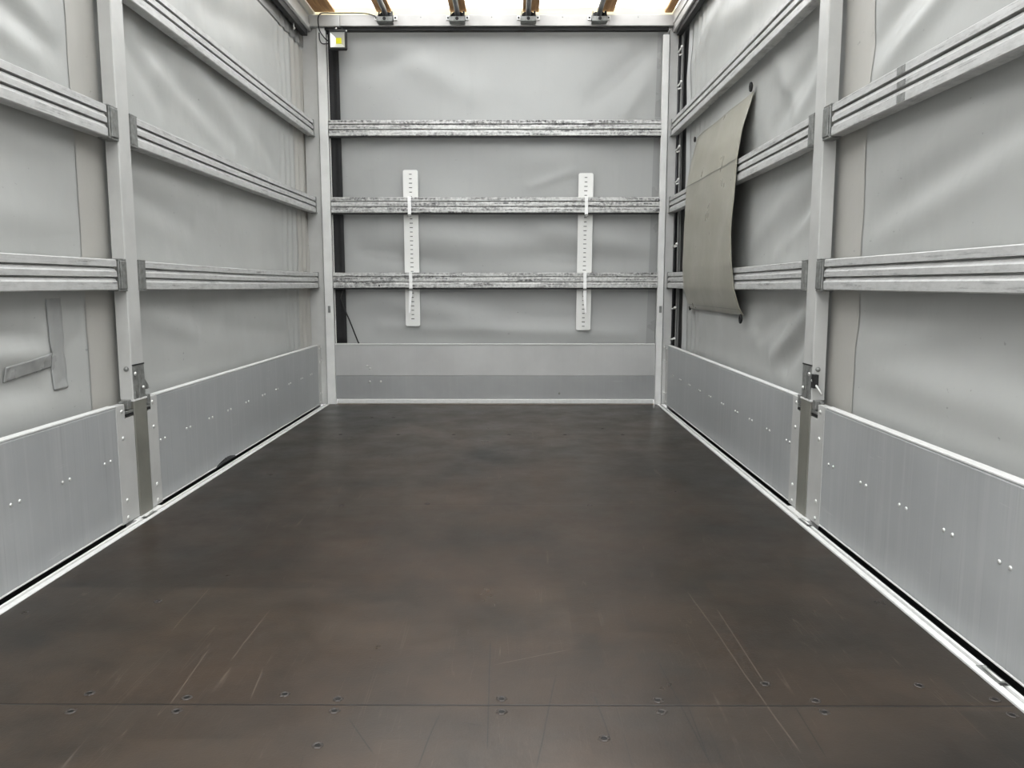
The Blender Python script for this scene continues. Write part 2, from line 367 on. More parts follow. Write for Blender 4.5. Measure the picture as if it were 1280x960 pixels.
def side_disp(side, y, z):
    fl = FL if side == 'L' else FR
    h = 1.15*folds(y, z, fl) + 0.010*noise.noise(Vector((y*1.3, z*2.0, 3 if side == 'L' else 9))) + 0.003*noise.noise(Vector((y*5, z*7, 5)))
    if side == 'L' and y > 4.55:
        h += 0.006*math.sin((y-4.55)*62+1.2*math.sin(z*3))*min(1, (y-4.55)*4)
    if side == 'R' and y > 4.45:
        h += 0.005*math.sin((y-4.45)*55+1.5*math.sin(z*2.2))*min(1, (y-4.45)*4)
    for zr in (0.835, 1.325, 1.815):        # pulled straight where it passes the laths
        h *= 1-0.7*math.exp(-((z-zr)/0.05)**2)
    h *= 1-0.85*math.exp(-((y-2.58)/0.17)**2)
    return max(-0.05, min(0.016, h))
TD = -0.066
for side in 'LR':
    yb = 5.20 if side == 'L' else 4.995
    mb = MB(); mb.grid(lambda y, z: (SX(side, TD+side_disp(side, y, z)), y, z), frange(YR, yb, 0.0135), frange(0.33, 2.46, 0.0135))
    wall = struct(mb.build('wall_'+WN[side], M['tarp'], smooth=True), 'grey creased tarpaulin side curtain on the %s' % WN[side])
    def strip(y0, y1, z0, z1, mat, nm, off=0.0022):
        b = MB(); b.grid(lambda y, z: (SX(side, TD+off+side_disp(side, y, z)), y, z), frange(y0, y1, 0.012), frange(z0, z1, 0.0135))
        return b.build(nm, mat, wall, smooth=True)
    if side == 'L':
        strip(2.463, 2.63, 0.34, 2.44, M['beige'], 'seam_strip'); strip(4.93, 5.19, 0.34, 2.30, M['beige'], 'seam_strip')
        strip(YR+.01, 5.19, 2.315, 2.455, M['valance'], 'valance', 0.006)
    else:
        strip(2.425, 2.63, 0.34, 2.44, M['beige'], 'seam_strip'); strip(4.86, 4.99, 0.34, 2.44, M['hem'], 'edge_hem')
mb = MB()
FB = [(-.9,2.38,-.3,2.05,.10,.010),(-1.0,2.2,-.6,2.32,.07,-.010),(.9,2.35,.5,2.0,.08,-.010),(.85,2.1,.7,1.9,.05,.006),(-1.0,1.5,-.8,1.7,.08,.009),(-.9,1.15,.1,1.05,.09,.010),(-1.0,1.02,-.4,.94,.06,-.009),(.2,1.15,.9,1.05,.07,.010),(0,1.0,.8,.96,.07,-.008),
      (-1.0,.72,-.2,.56,.08,.013),(-.9,.52,.8,.47,.05,.010),(-.3,.66,.8,.62,.08,-.008),(-.4,1.72,.5,1.60,.10,.007),(.1,1.45,.38,1.55,.03,.004)]
def back_disp(x, z):
    h = folds(x, z, FB)*1.6+0.008*noise.noise(Vector((x*1.7, z*2.3, 21)))
    for zr in (0.835, 1.325, 1.815): h *= 1-0.7*math.exp(-((z-zr)/0.05)**2)
    return max(-0.012, min(0.03, h))
YT = 5.226
mb.grid(lambda x, z: (x, YT+0.006-back_disp(x, z)*0.9, z), frange(-1.30, 1.0, 0.0135), frange(0.34, 2.50, 0.0135))
wall_b = struct(mb.build('wall_back', M['tarp_back'], smooth=True), 'grey tarpaulin front wall of the cargo hold')
b = MB(); b.grid(lambda x, z: (x+(0.035*(z-2.4)/2.0), YT+0.003-back_disp(x, z)*0.9, z), frange(0.925, 0.985, 0.012), frange(0.40, 2.44, 0.0135)); b.build('edge_hem', M['valance'] if False else M['tape'], wall_b, smooth=True)

# ------------------------------------------------------------------ roof
mb = MB(); mb.grid(lambda x, y: (x, y, ZRF+0.012+0.008*noise.noise(Vector((x*3, y*1.2, 0)))), frange(-1.40, 1.10, 0.05), frange(YR, 5.24, 0.06))
roof = struct(mb.build('ceiling', M['roof'], smooth=True), 'white translucent tarpaulin roof')
mb = MB(); mb.grid(lambda x, z: (x, 5.205+0.004*math.sin(x*9)+0.012*(2.56-z)/0.05, z+0.003*math.sin(x*5)), frange(-1.36, 1.06, 0.03), frange(2.507, 2.572, 0.012))
mb.build('end_flap', M['cream'], roof, smooth=True)

SL = [(-.885,-.790,'far left'), (-.416,-.312,'second from left'), (.047,.150,'third from left'), (.523,.627,'far right')]
for i, (x0, x1, w) in enumerate(SL):
    mb = MB(); mb.box(x0, x1, YR+.02, 5.165, 2.532, 2.548)
    tag(mb.build('roof_board', M['wood'], origin=(x0, YR, 2.532), bevel=0.002), 'brown timber roof board running lengthwise, %s of the four between the brackets' % w, 'board', 'timber boards under the roof')
mb = MB(); mb.box(-1.285, -1.155, YR+.02, 5.175, 2.536, 2.550)
tag(mb.build('roof_board', M['wood'], origin=(-1.285, YR, 2.535), bevel=0.002), 'wide brown timber board at the left edge of the roof beside the side beam', 'board')
mb = MB(); mb.box(0.955, 1.004, YR+.02, 5.175, 2.530, 2.548)
tag(mb.build('roof_board', M['wood'], origin=(0.955, YR, 2.53), bevel=0.002), 'narrow brown timber board at the right edge of the roof beside the side beam', 'board')

TX = [-.822, -.366, .082, .530]
for i, x in enumerate(TX):
    w = SL[i][2]
    mb = MB(); mb.tube([(x+.006, YR+.05, 2.514), (x+.004, 3.5, 2.514), (x, 5.03, 2.512), (x, 5.105, 2.500), (x, 5.14, 2.485)], 0.0165, 14)
    tag(mb.build('roof_tube', M['tube'], origin=(x, YR, 2.5), smooth=True), 'grey metal tube under the roof board, %s of the four' % w, 'tube', 'metal tubes under the roof boards')
    # bracket on the header beam
    t = thing('roof_bracket', (x, 5.128, 2.445), 'black tube bracket bolted to the header beam, %s of the four' % w, 'bracket', 'black brackets on the header beam')
    mb = MB()
    prof = [(-.050,2.462),(.050,2.462),(.046,2.480),(.034,2.512),(.024,2.518),(-.024,2.518),(-.034,2.512),(-.046,2.480)]
    for s in (-1, 1):
        xx = x+s*0.028
        mb.prism([(5.128,2.458),(5.128,2.520),(5.108,2.520),(5.070,2.478),(5.070,2.458)], lambda p, tt: (tt, p[0], p[1]), xx-.004+s*.010, xx+.004+s*.014)
    mb.prism(prof, lambda p, tt: (x+p[0], tt, p[1]), 5.120, 5.128)
    mb.build('body', M['black'], t, bevel=0.001)
    mb = MB(); mb.box(x-.050, x+.050, 5.062, 5.068, 2.448, 2.474); mb.box(x-.050, x+.050, 5.062, 5.128, 2.446, 2.449); mb.build('front_plate', M['zinc'], t, bevel=0.001)
    mb = MB(); mb.dome((x, 5.0615, 2.461), (0, -1, 0), 0.011, 0.004); mb.build('hole', M['black'], t)
    for s in (-1, 1):
        mb = MB(); mb.box(x+s*.050, x+s*.072, 5.122, 5.128, 2.470, 2.498); e = mb.build('ear', M['edge'], t, bevel=0.001)
        mb = MB(); mb.dome((x+s*.061, 5.1219, 2.484), (0, -1, 0), 0.006, 0.004); mb.build('screw', M['black'], e)

# header beam
t = thing('header_beam', (0, 5.13, 2.436), 'pale aluminium header beam across the top of the front wall', 'beam')
mb = MB(); mb.box(-1.115, 1.005, 5.13, 5.195, 2.437, 2.505); mb.box(-1.115, 1.0, 5.126, 5.13, 2.437, 2.441); mb.build('beam_face', M['beam'], t, bevel=0.003)
mb = MB(); mb.box(-1.3125, -1.117, 5.128, 5.195, 2.436, 2.506); mb.build('corner_casting', M['post'], t, bevel=0.003)
mb = MB(); mb.box(-1.22, .98, 5.150, 5.195, 2.418, 2.4355); mb.build('shade_strip', M['black'], t)  # shade below the beam, put in as a black strip
mb = MB()
for x in (-.60, .30, .78, -.15): mb.dome((x, 5.1295, 2.49), (0, -1, 0), 0.004, 0.002)
mb.build('rivet', M['zinc'], t)

# side roof beams
for side in 'LR':
    t = thing('roof_side_beam', (SX(side, -.03), YR, 2.38), 'long aluminium roof beam along the top of the %s curtain' % WN[side], 'beam')
    mb = MB()
    prof = [(-.060,2.548),(-.060,2.412),(-.006,2.412),(.004,2.420),(.004,2.448),(-.004,2.452),(-.004,2.500),(.006,2.506),(.020,2.530),(.020,2.548)] if side == 'L' else \
           [(-.060,2.530),(-.060,2.405),(.000,2.405),(.004,2.410),(.004,2.448),(.010,2.452),(.010,2.512),(.004,2.530)]
    mb.prism(prof, lambda p, tt: (SX(side, p[0]), tt, p[1]), YR, 5.225); mb.build('beam_profile', M['beam'] if side == 'R' else M['post'], t, bevel=0.001)
    mb = MB(); wbox(mb, side, -.047, -.012, YR, 5.12, 2.375, 2.411); mb.build('roller_track', M['black'], t)
mb = MB(); wbox(mb, 'L', -.036, -.030, 4.876, 4.892, 2.352, 2.440); mb.tube([(SX('L', -.033), 4.884, 2.35), (SX('L', -.027), 4.884, 2.344)], .008, 10)
tag(mb.build('roller_strap', M['bolt'], origin=(SX('L', -.033), 4.884, 2.35), bevel=0.001), 'small bright metal roller strap hanging below the left roof beam', 'strap')

# ------------------------------------------------------------------ side posts
def side_post(side):
    lab = 'tall grey vertical post in the middle of the %s wall' % WN[side]
    t = thing('side_post', (SX(side, 0), 2.64, 0), lab, 'post')
    mb = MB()   # shaft leans a touch towards the front wall
    lean = 0.022
    v = []
    for z in (0.412, 2.412):
        k = (z-0.41)/2.0*lean
        y0, y1 = 2.602+k, 2.688+k*0.6
        v += [(SX(side, -.044), y0, z), (SX(side, -.003), y0, z), (SX(side, 0), y0+.003, z), (SX(side, 0), y1-.003, z), (SX(side, -.003), y1, z), (SX(side, -.044), y1, z)]
    mb.add(v, [(i, (i+1) % 6, 6+(i+1) % 6, 6+i) for i in range(6)]+[(5,4,3,2,1,0),(6,7,8,9,10,11)])
    mb.build('shaft', M['post'], t)
    mb = MB(); wbox(mb, side, -.040, .003, 2.600, 2.690, -.004, .411); mb.build('sleeve', M['pillar'], t, bevel=0.003)
    mb = MB(); wbox(mb, side, -.030, .0045, 2.598, 2.692, .4055, .4115); mb.build('sleeve_rim', M['edge'], t, bevel=0.001)
    # locking plate with hook
    mb = MB(); wbox(mb, side, -.001, .0025, 2.606, 2.686, .412, .527); wbox(mb, side, .0025, .006, 2.607, 2.613, .412, .520); wbox(mb, side, .0025, .005, 2.640, 2.652, .412, .515)
    lp = mb.build('locking_plate', M['zinc'], t, bevel=0.001)
    mb = MB(); wbox(mb, side, .0, .0032, 2.605, 2.688, .5272, .5315); mb.build('slot', M['black'], lp)
    for (y, z) in ((2.612, .500), (2.664, .447)):
        mb = MB(); mb.dome((SX(side, .0055), y, z), inward(side), .007, .006); mb.build('rivet', M['bolt'], lp, smooth=True)
    # hook lever
    if side == 'L':
        mb = MB(); mb.prism([(2.680,.478),(2.700,.470),(2.722,.448),(2.724,.436),(2.714,.434),(2.694,.448),(2.680,.452)], lambda p, tt: (SX(side, tt), p[0], p[1]), -.012, -.002)
        mb.build('hook_lever', M['zinc'], t, bevel=.0015)
    else:
        mb = MB(); mb.tube([(SX(side, .002), 2.598, .482), (SX(side, -.006), 2.575, .462), (SX(side, -.016), 2.552, .437)], .0045, 10); mb.build('hook_lever', M['bolt'], t, smooth=True)
        mb = MB(); wbox(mb, side, -.012, .004, 2.575, 2.600, .455, .502); mb.build('latch_slot', M['black'], t, bevel=.001)
    # bolt on the near face of the shaft
    mb = MB(); mb.dome((SX(side, -.018), 2.603, .517), (0, -1, 0), .0085, .009); mb.build('bolt', M['zinc'], t, smooth=True)
    # catch lugs for the two side boards
    for (y0, y1) in ((2.540, 2.598), (2.692, 2.722)):
        mb = MB(); wbox(mb, side, -.022, .001, y0, y1, .370, .380); wbox(mb, side, -.022, -.010, y0, y1, .380, .412); wbox(mb, side, -.022, .003, (y0+y1)/2-.012, (y0+y1)/2+.012, .384, .416)
        lg = mb.build('catch_lug', M['zinc'], t, bevel=.002)
        mb = MB(); wbox(mb, side, -.010, .0015, y0+.004, y1-.004, .362, .3695); mb.build('notch', M['black'], lg)
    # pockets that carry the laths
    for zr in (.785, 1.275, 1.765):
        near = (2.548, 2.604+.01) if zr < 1.7 else None
        k = (zr-0.41)/2.0*lean
        for (y0, y1) in ([(2.550, 2.602+k)] if zr < 1.7 else [])+[(2.686+k*.6, 2.742)]:
            mb = MB(); wbox(mb, side, -.036, .003, y0, y1, zr-.004, zr+.002); wbox(mb, side, -.036, .0035, y0, y1, zr+.0985, zr+.104)
            wbox(mb, side, -.003, .0035, y0+.004, y1-.003, zr+.002, zr+.0985)
            if y0 < 2.6: wbox(mb, side, .0035, .007, y0+.012, y1-.006, zr+.004, zr+.096)
            else: wbox(mb, side, .0035, .0055, y0+.004, y0+.030, zr+.004, zr+.096)
            mb.build('lath_pocket', M['zinc'], t, bevel=.002)
    return t
for s in 'LR': side_post(s)

# ------------------------------------------------------------------ laths (cargo rails)
RP = [(-.040,.100),(-.003,.100),(0,.0975),(0,.0768),(-.018,.0762),(-.018,.0722),(-.007,.0712),(-.005,.0650),(0,.0600),(0,.0585),(0,.0438),(-.018,.0432),(-.018,.0392),(-.007,.0382),(-.005,.0320),(0,.0270),(0,.0255),(0,.003),(-.003,0),(-.040,0)]
GRP_S = 'ribbed aluminium laths across the side curtains'
def rail_side(side, y0, y1, z, lab, bow=0.0):
    t = thing('cargo_lath', (SX(side, -.015), y0, z), lab, 'rail', GRP_S)
    mb = MB(); ys = frange(y0, y1, (y1-y0)/8); nP = len(RP); v = []
    for y in ys: v += [(SX(side, p[0]), y, z+p[1]-bow*math.sin(math.pi*(y-y0)/(y1-y0))) for p in RP]
    f = []
    for i in range(len(ys)-1):
        for k in range(nP): f.append((i*nP+k, i*nP+(k+1) % nP, (i+1)*nP+(k+1) % nP, (i+1)*nP+k))
    f += [tuple(range(nP))[::-1], tuple((len(ys)-1)*nP+k for k in range(nP))]
    mb.add(v, f); mb.build('lath_profile', M['rail'], t)
    return t
for side in 'LR':
    W = WN[side]
    for z, nm in ((.785, 'lowest'), (1.275, 'middle')):
        a = rail_side(side, YR+.02, 2.547, z, '%s ribbed aluminium lath on the %s curtain, in the bay nearer the viewer' % (nm, W), .002)
        if side == 'R' and nm == 'middle':
            for (zz0, zz1) in ((.077,.096),(.044,.058),(.004,.024)):
                mb = MB(); wbox(mb, 'R', 0.0, .0012, 2.085-(.096-zz1)*.1, 2.128-(.096-zz1)*.1, z+zz0, z+zz1); mb.build('tape_mark', M['zinc'], a)
        mb = MB(); 
    for z, nm in ((.785, 'lowest'), (1.275, 'middle'), (1.765, 'topmost')):
        a = rail_side(side, 2.746, 5.145, z, '%s ribbed aluminium lath on the %s curtain, in the bay beyond the post' % (nm, W), .004)
        mb = MB(); wbox(mb, side, -.034, .002, 5.146, 5.163, z-.004, z+.104); wbox(mb, side, .002, .006, 5.130, 5.163, z-.004, z+.004)
        mb.build('end_bracket', M['zinc'], a, bevel=.001)
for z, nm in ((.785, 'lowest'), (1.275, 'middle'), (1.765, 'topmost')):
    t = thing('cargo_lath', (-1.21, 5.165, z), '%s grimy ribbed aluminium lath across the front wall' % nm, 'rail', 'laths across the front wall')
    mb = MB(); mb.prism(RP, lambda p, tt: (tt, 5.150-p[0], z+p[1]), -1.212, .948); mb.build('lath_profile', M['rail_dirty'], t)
    mb = MB(); mb.box(-1.21, .946, 5.158, 5.176, z-.0095, z-.0005); mb.build('lath_shade_strip', M['black'], t)  # black strip stands in for the shade line beneath the lath
    if nm == 'lowest':
        mb = MB(); mb.dome((-.905, 5.1498, z+.016), (0, -1, 0), .006, .002); mb.build('bolt', M['black'], t)

# ------------------------------------------------------------------ side boards (dropsides)
rv = MB(); rv.dome((0, 0, 0), (1, 0, 0), .0075, .0055, 12); rivet_me = None
def rivet(parent, side, y, z, r=1.0, mat='bolt'):
    global rivet_me
    if rivet_me is None:
        o = rv.build('rivet', M[mat], parent, smooth=True); rivet_me = o.data
        # rebuild the mesh around its own origin
        for vtx in rivet_me.vertices: vtx.co += ORG[parent.name]
    else:
        o = bpy.data.objects.new('rivet', rivet_me); COL.objects.link(o); o.parent = parent
    o.location = Vector((SX(side, .0), y, z))-ORG[parent.name]
    o.rotation_euler = (0, 0, 0 if side == 'L' else math.pi); o.scale = (r, r, r)
    return o
def board(side, y0, y1, ends, pairs, lab):
    t = thing('side_board', (SX(side, -.012), y0, 0), lab, 'board')
    e0 = ends[0] if ends[0] else y0; e1 = ends[1] if ends[1] else y1
    mb = MB()
    prof = [(-.026,.013),(-.002,.013),(0,.014),(0,.398),(-.003,.404),(-.020,.405),(-.026,.402)]
    ys = frange(e0, e1, .25); nP = len(prof); v = []
    for y in ys: v += [(SX(side, p[0]), y, p[1]) for p in prof]
    f = [(i*nP+k, i*nP+(k+1) % nP, (i+1)*nP+(k+1) % nP, (i+1)*nP+k) for i in range(len(ys)-1) for k in range(nP)]
    f += [tuple(range(nP))[::-1], tuple((len(ys)-1)*nP+k for k in range(nP))]
    mb.add(v, f); mb.build('panel', M['board'], t)
    mb = MB(); wbox(mb, side, -.026, .0006, e0, e1, .4035, .4085); mb.build('top_edge', M['edge'], t, bevel=.001)
    mb = MB(); wbox(mb, side, -.020, .0016, e0, e1, .0080, .0128); mb.build('bottom_lip', M['edge'], t, bevel=.001)
    for (a, b) in ((y0, e0), (e1, y1)):
        if b-a > .01:
            mb = MB(); A, B = a+.001, b-.0012       # notched at the top corner for the catch lug
            pf = [(A,.004),(B,.004),(B,.358),(min(B,2.537),.358),(min(B,2.537),.406),(A,.406)] if a < 2.6 else [(A,.004),(B,.004),(B,.406),(max(A,2.725) if A < 2.8 else A,.406),(max(A,2.725) if A < 2.8 else A,.358),(A,.358)]
            mb.prism(pf, lambda p, tt: (SX(side, tt), p[0], p[1]), -.026, .0008); mb.build('end_profile', M['post'], t, bevel=.0012)
            w = a+.036 if a < 2.6 else (a+b)/2
            for z in (.384, .294, .081, .022): rivet(t, side, w, z, .95)
    for y in pairs:
        rivet(t, side, y-.018, .235 if side == 'L' else .228, .68); rivet(t, side, y+.018, .235 if side == 'L' else .228, .68)
    return t
FARP = [2.80, 3.027, 3.255, 3.47, 3.708, 3.954, 4.18, 4.42, 4.67, 4.895]
NEARP = [2.411, 2.181, 1.951, 1.74, 1.53, 1.31, 1.09]
board('L', YR+.01, 2.597, (None, 2.480), NEARP, 'brushed aluminium side board at lower left, in the bay nearer the viewer')
board('L', 2.695, 5.150, (2.772, 5.075), FARP, 'brushed aluminium side board at lower left, in the bay beyond the post')
board('R', YR+.01, 2.597, (None, 2.480), NEARP, 'brushed aluminium side board at lower right, in the bay nearer the viewer')
board('R', 2.695, 5.150, (2.772, 5.075), FARP, 'brushed aluminium side board at lower right, in the bay beyond the post')

# ------------------------------------------------------------------ floor edge rails
for side in 'LR':
    t = thing('floor_edge_rail', (SX(side, .03), YR, 0), 'long bright aluminium edge rail along the %s side of the floor' % WN[side], 'rail')
    prof = [(.0495,-.032),(.0495,.002),(.048,.0035),(.0345,.0035),(.0335,-.004),(.0265,-.004),(.0255,.0035),(.018,.0035),(.0165,.002),(.0165,-.032)]
    mb = MB(); mb.prism(prof, lambda p, tt: (SX(side, p[0]), tt, p[1]), YR, 5.150); mb.build('rail_profile', M['edge'], t)
    mb = MB(); wbox(mb, side, .0268, .0332, YR, 5.149, -.0038, -.0020); mb.build('groove', M['zinc'], t)
    for (a, b) in ((YR, 2.555), (2.740, 5.12)):
        mb = MB(); wbox(mb, side, -.030, .0132, a, b, -.034, -.030); mb.build('shade_strip', M['black'], t)  # black strip added to keep the gap beside the boards dark
    mb = MB(); wbox(mb, side, -.030, .0130, 2.557, 2.738, -.030, .0005); mb.build('post_foot', M['edge'], t, bevel=.001)
    for y0 in ([2.565] if side == 'L' else [2.485, 1.455]):
        mb = MB(); wbox(mb, side, .018, .038, y0, y0+.085, .0034, .0042); r = mb.build('lashing_recess', M['zinc'], t, bevel=.0004)
        mb = MB(); mb.tube([(SX(side, .024), y0+.012, .006), (SX(side, .030), y0+.014, .008), (SX(side, .030), y0+.070, .008), (SX(side, .024), y0+.072, .006)], .003, 8); mb.build('lashing_bar', M['bolt'], r, smooth=True)
        mb = MB(); wbox(mb, side, .022, .037, y0+.0005, y0+.009, .0043, .0049); mb.build('slot', M['black'], r)
# torn black rubber at the foot of the left far board
mb = MB(); pts = []
n = 26
v = []; 
for i in range(n+1):
    y = 3.26+.27*i/n; h = .006+.022*math.sin(math.pi*min(1, (i/n)**1.25))**.8*(1+.18*noise.noise(Vector((i*.9, 0, 0))))
    v += [(SX('L', .0005), y, .001), (SX('L', .004+.010*math.sin(math.pi*i/n)), y, .002+h*.45), (SX('L', .0008), y, h)]
f = []
for i in range(n):
    for k in range(3): f.append((i*3+k, i*3+(k+1) % 3, (i+1)*3+(k+1) % 3, (i+1)*3+k))
f += [(0,1,2), (n*3+2, n*3+1, n*3)]
mb.add(v, f); tag(mb.build('rubber_scrap', M['black'], origin=(SX('L', 0), 3.38, .001), smooth=True), 'torn flap of black rubber at the foot of the far left side board', 'rubber')

# ------------------------------------------------------------------ corner posts
def corner(side):
    t = thing('corner_post', (SX(side, 0), 5.17, 0), 'pale vertical corner post where the %s curtain meets the front wall' % WN[side], 'post')
    if side == 'L':
        outer = (-1.372, -1.276); inner = (-1.272, -1.216); zt = 2.434
    else:
        outer = (.992, 1.048); inner = (.946, .987); zt = 2.392
    mb = MB(); mb.box(outer[0], outer[1], 5.166, 5.225, .0, 2.434); mb.build('outer_profile', M['post'], t, bevel=.002)
    mb = MB(); mb.box(inner[0], inner[1], 5.151, 5.180, .0, zt); mb.build('inner_profile', M['cpost'], t, bevel=.003)
    mb = MB(); g = (outer[1], inner[0]) if side == 'L' else (inner[1], outer[0]); mb.box(g[0], g[1], 5.176, 5.2, 0, 2.42); mb.build('groove', M['zinc'], t)
    mb = MB()
    for z in (.62, ): mb.box((inner[0]+inner[1])/2-.006, (inner[0]+inner[1])/2+.010, 5.143, 5.1508, z, z+.045)
    mb.build('catch', M['zinc'], t, bevel=.002)
    for z in (.39, .30, .08):
        mb = MB(); mb.dome(((outer[0]+outer[1])/2+(.012 if side == 'L' else -.012), 5.1655, z), (0, -1, 0), .0065, .005); mb.build('rivet', M['bolt'], t, smooth=True)
    return t
cl = corner('L'); cr = corner('R')
mb = MB(); mb.box(-1.372, -1.217, 5.166, 5.200, 2.4345, 2.4358) if False else mb.box(-1.372, -1.3135, 5.175, 5.225, 2.434, 2.55); mb.build('top_block', M['post'], cl)
mb = MB(); mb.box(1.012, 1.040, 5.155, 5.1655, 2.405, 2.433); mb.dome((1.022, 5.1545, 2.419), (0, -1, 0), .007, .006); mb.build('top_clip', M['zinc'], cr, bevel=.001)

# tension strip, gap and hooks at the front end of the right curtain
t = thing('curtain_tensioner', (1.075, 5.08, .40), 'tall dark curtain edge gap with vertical grey tension strips beside the right corner post', 'curtain rail')
mb = MB(); mb.box(1.092, 1.098, 4.985, 5.225, .33, 2.46); mb.box(1.0485, 1.098, 5.205, 5.225, .0, 2.46); mb.build('backing', M['black'], t)
mb = MB(); mb.grid(lambda x, z: (x+.004*math.sin(z*2.3), 5.150+.007*math.sin((x-1.06)*330+1.1*math.sin(z*2.1)), z), frange(1.066, 1.088, .0015), frange(.34, 2.45, .03)); mb.build('folded_webbing', M['valance'], t, smooth=True)
mb = MB(); mb.tube([(1.056, 5.180, .34), (1.056, 5.180, 2.44)], .004, 8); mb.build('tension_rod', M['tube'], t, smooth=True)
h0 = None
for z in (2.262, 2.054, 1.661, 1.458, 1.054, .648, .447):
    if h0 is None:
        mb = MB(); mb.tube([(1.030, 5.088, 0), (1.034, 5.045, .004), (1.036, 5.005, .012)], .0050, 10); mb.dome((1.036, 5.005, .012), (0, -1, .2), .008, .006); mb.tube([(1.046, 5.140, -.002), (1.066, 5.134, .004)], .0052, 10)
        mb.v = [(a-1.035+1.075, b, c+.40) for a, b, c in mb.v]
        mb.v = [(a-.040, b, c) for a, b, c in mb.v]
        h0 = mb.build('hook', M['white'], t, smooth=True); o = h0
    else: o = h0.copy(); COL.objects.link(o); o.parent = t
    o.location = (0, 0, z-.40)

# ------------------------------------------------------------------ headboard
t = thing('headboard', (-.15, 5.17, 0), 'low two-tone aluminium headboard across the foot of the front wall', 'board')
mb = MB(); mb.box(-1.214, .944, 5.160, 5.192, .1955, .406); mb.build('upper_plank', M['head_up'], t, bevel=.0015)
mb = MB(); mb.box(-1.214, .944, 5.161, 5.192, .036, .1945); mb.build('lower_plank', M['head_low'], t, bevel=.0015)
mb = MB(); mb.box(-1.214, .944, 5.156, 5.192, .4062, .412); mb.build('top_edge', M['edge'], t, bevel=.001)
mb = MB(); mb.box(-1.205, .935, 5.146, 5.192, .007, .0355); mb.build('bottom_sill', M['edge'], t, bevel=.003)
mb = MB(); mb.box(-1.21, .94, 5.150, 5.19, .0005, .0068); mb.build('rusty_foot', M['rust'], t)
for (x, z) in ((-.985, .155), (-.91, .155), (-1.0, .26), (-.98, .245), (.30, .075)):
    mb = MB(); mb.dome((x, 5.1605, z), (0, -1, 0), .008, .003); mb.build('dent', M['bolt'] if x < -.9 else M['zinc'], t, smooth=True)

# ------------------------------------------------------------------ black webbing strap, cables and lamp
mb = MB(); ns = 5
mb.grid(lambda x, z: (x+.012*(1-(z-.416)/2.0)*.4-.004, 5.1975+.0020*math.cos((x+1.18)*140), z), frange(-1.221, -1.140, .004), frange(.414, 2.420, .05))
tag(mb.build('webbing_strap', M['web'], origin=(-1.18, 5.186, .414), smooth=True, solid=.002), 'wide black ribbed webbing strap running down beside the left corner post', 'strap')
mb = MB(); mb.box(-1.2295, -1.2215, 5.178, 5.190, .42, 1.30); mb.box(-1.216-.012, -1.222, 5.178, 5.19, 1.38, 2.40)
mb = MB(); mb.box(-1.2155, -1.2105, 5.192, 5.202, .415, 2.405)
tag(mb.build('edge_strip', M['white'], origin=(-1.213, 5.186, .415)), 'thin white strip between the left corner post and the black webbing', 'strip')
pts = [(-1.150, 5.181, .780), (-1.168, 5.178, .72), (-1.150, 5.172, .655), (-1.115, 5.172, .57), (-1.085, 5.172, .49), (-1.062, 5.176, .425), (-1.055, 5.178, .412)]
mb = MB(); mb.tube(pts, .0045, 8); tag(mb.build('cable', M['black'], origin=pts[-1], smooth=True), 'thin black cable dangling from the lowest lath to the headboard at left', 'cable')

t = thing('floodlight', (-1.12, 5.09, 2.33), 'small square black floodlight with a yellow LED in the upper left corner', 'lamp')
cx, cz, yy = -1.118, 2.333, 5.055
mb = MB()
mb.box(cx-.052, cx+.052, yy, yy+.035, cz+.045, cz+.058); mb.box(cx-.052, cx+.052, yy, yy+.035, cz-.058, cz-.045); mb.box(cx-.056, cx-.045, yy, yy+.035, cz-.052, cz+.052); mb.box(cx+.045, cx+.056, yy, yy+.035, cz-.052, cz+.052)
mb.box(cx-.050, cx+.050, yy+.030, yy+.05, cz-.05, cz+.05)
for k in range(6): mb.box(cx-.04+k*.015, cx-.035+k*.015, yy+.05, yy+.062, cz-.045, cz+.045)
mb.build('housing', M['black'], t, bevel=.003)
mb = MB(); o4 = [(cx-.045, yy+.003, cz-.045), (cx+.045, yy+.003, cz-.045), (cx+.045, yy+.003, cz+.045), (cx-.045, yy+.003, cz+.045)]; i4 = [(cx-.016, yy+.026, cz-.018), (cx+.022, yy+.026, cz-.018), (cx+.022, yy+.026, cz+.018), (cx-.016, yy+.026, cz+.018)]
mb.add(o4+i4, [(0,1,5,4),(1,2,6,5),(2,3,7,6),(3,0,4,7),(4,5,6,7)]); mb.build('reflector', M['refl'], t)
mb = MB(); mb.box(cx-.014, cx+.020, yy+.0235, yy+.0258, cz-.017, cz+.017); mb.build('led_chip', M['led'], t)
mb = MB(); mb.box(cx-.024, cx+.030, yy+.010, yy+.05, cz+.058, cz+.066); mb.box(cx-.024, cx-.016, yy+.02, yy+.04, cz+.060, cz+.082); mb.box(cx+.022, cx+.030, yy+.02, yy+.04, cz+.060, cz+.082); mb.box(cx-.024, cx+.030, yy+.02, yy+.115, cz+.0765, cz+.082)
mb.build('mounting_bracket', M['black'], t, bevel=.001)
mb = MB(); mb.dome((cx-.010, yy+.019, cz+.072), (0, -1, 0), .006, .005); mb.dome((cx+.040, 5.14, cz+.078), (0, -1, 0), .006, .005); mb.build('screw', M['bolt'], t)
pts = [(cx-.060, yy+.045, cz+.010), (-1.190, 5.125, 2.345), (-1.215, 5.135, 2.365), (-1.243, 5.125, 2.405), (-1.250, 5.115, 2.450), (-1.247, 5.112, 2.487), (-1.225, 5.114, 2.510), (-1.15, 5.118, 2.5115), (-1.0, 5.118, 2.512), (-.93, 5.118, 2.506), (-.885, 5.115, 2.490)]
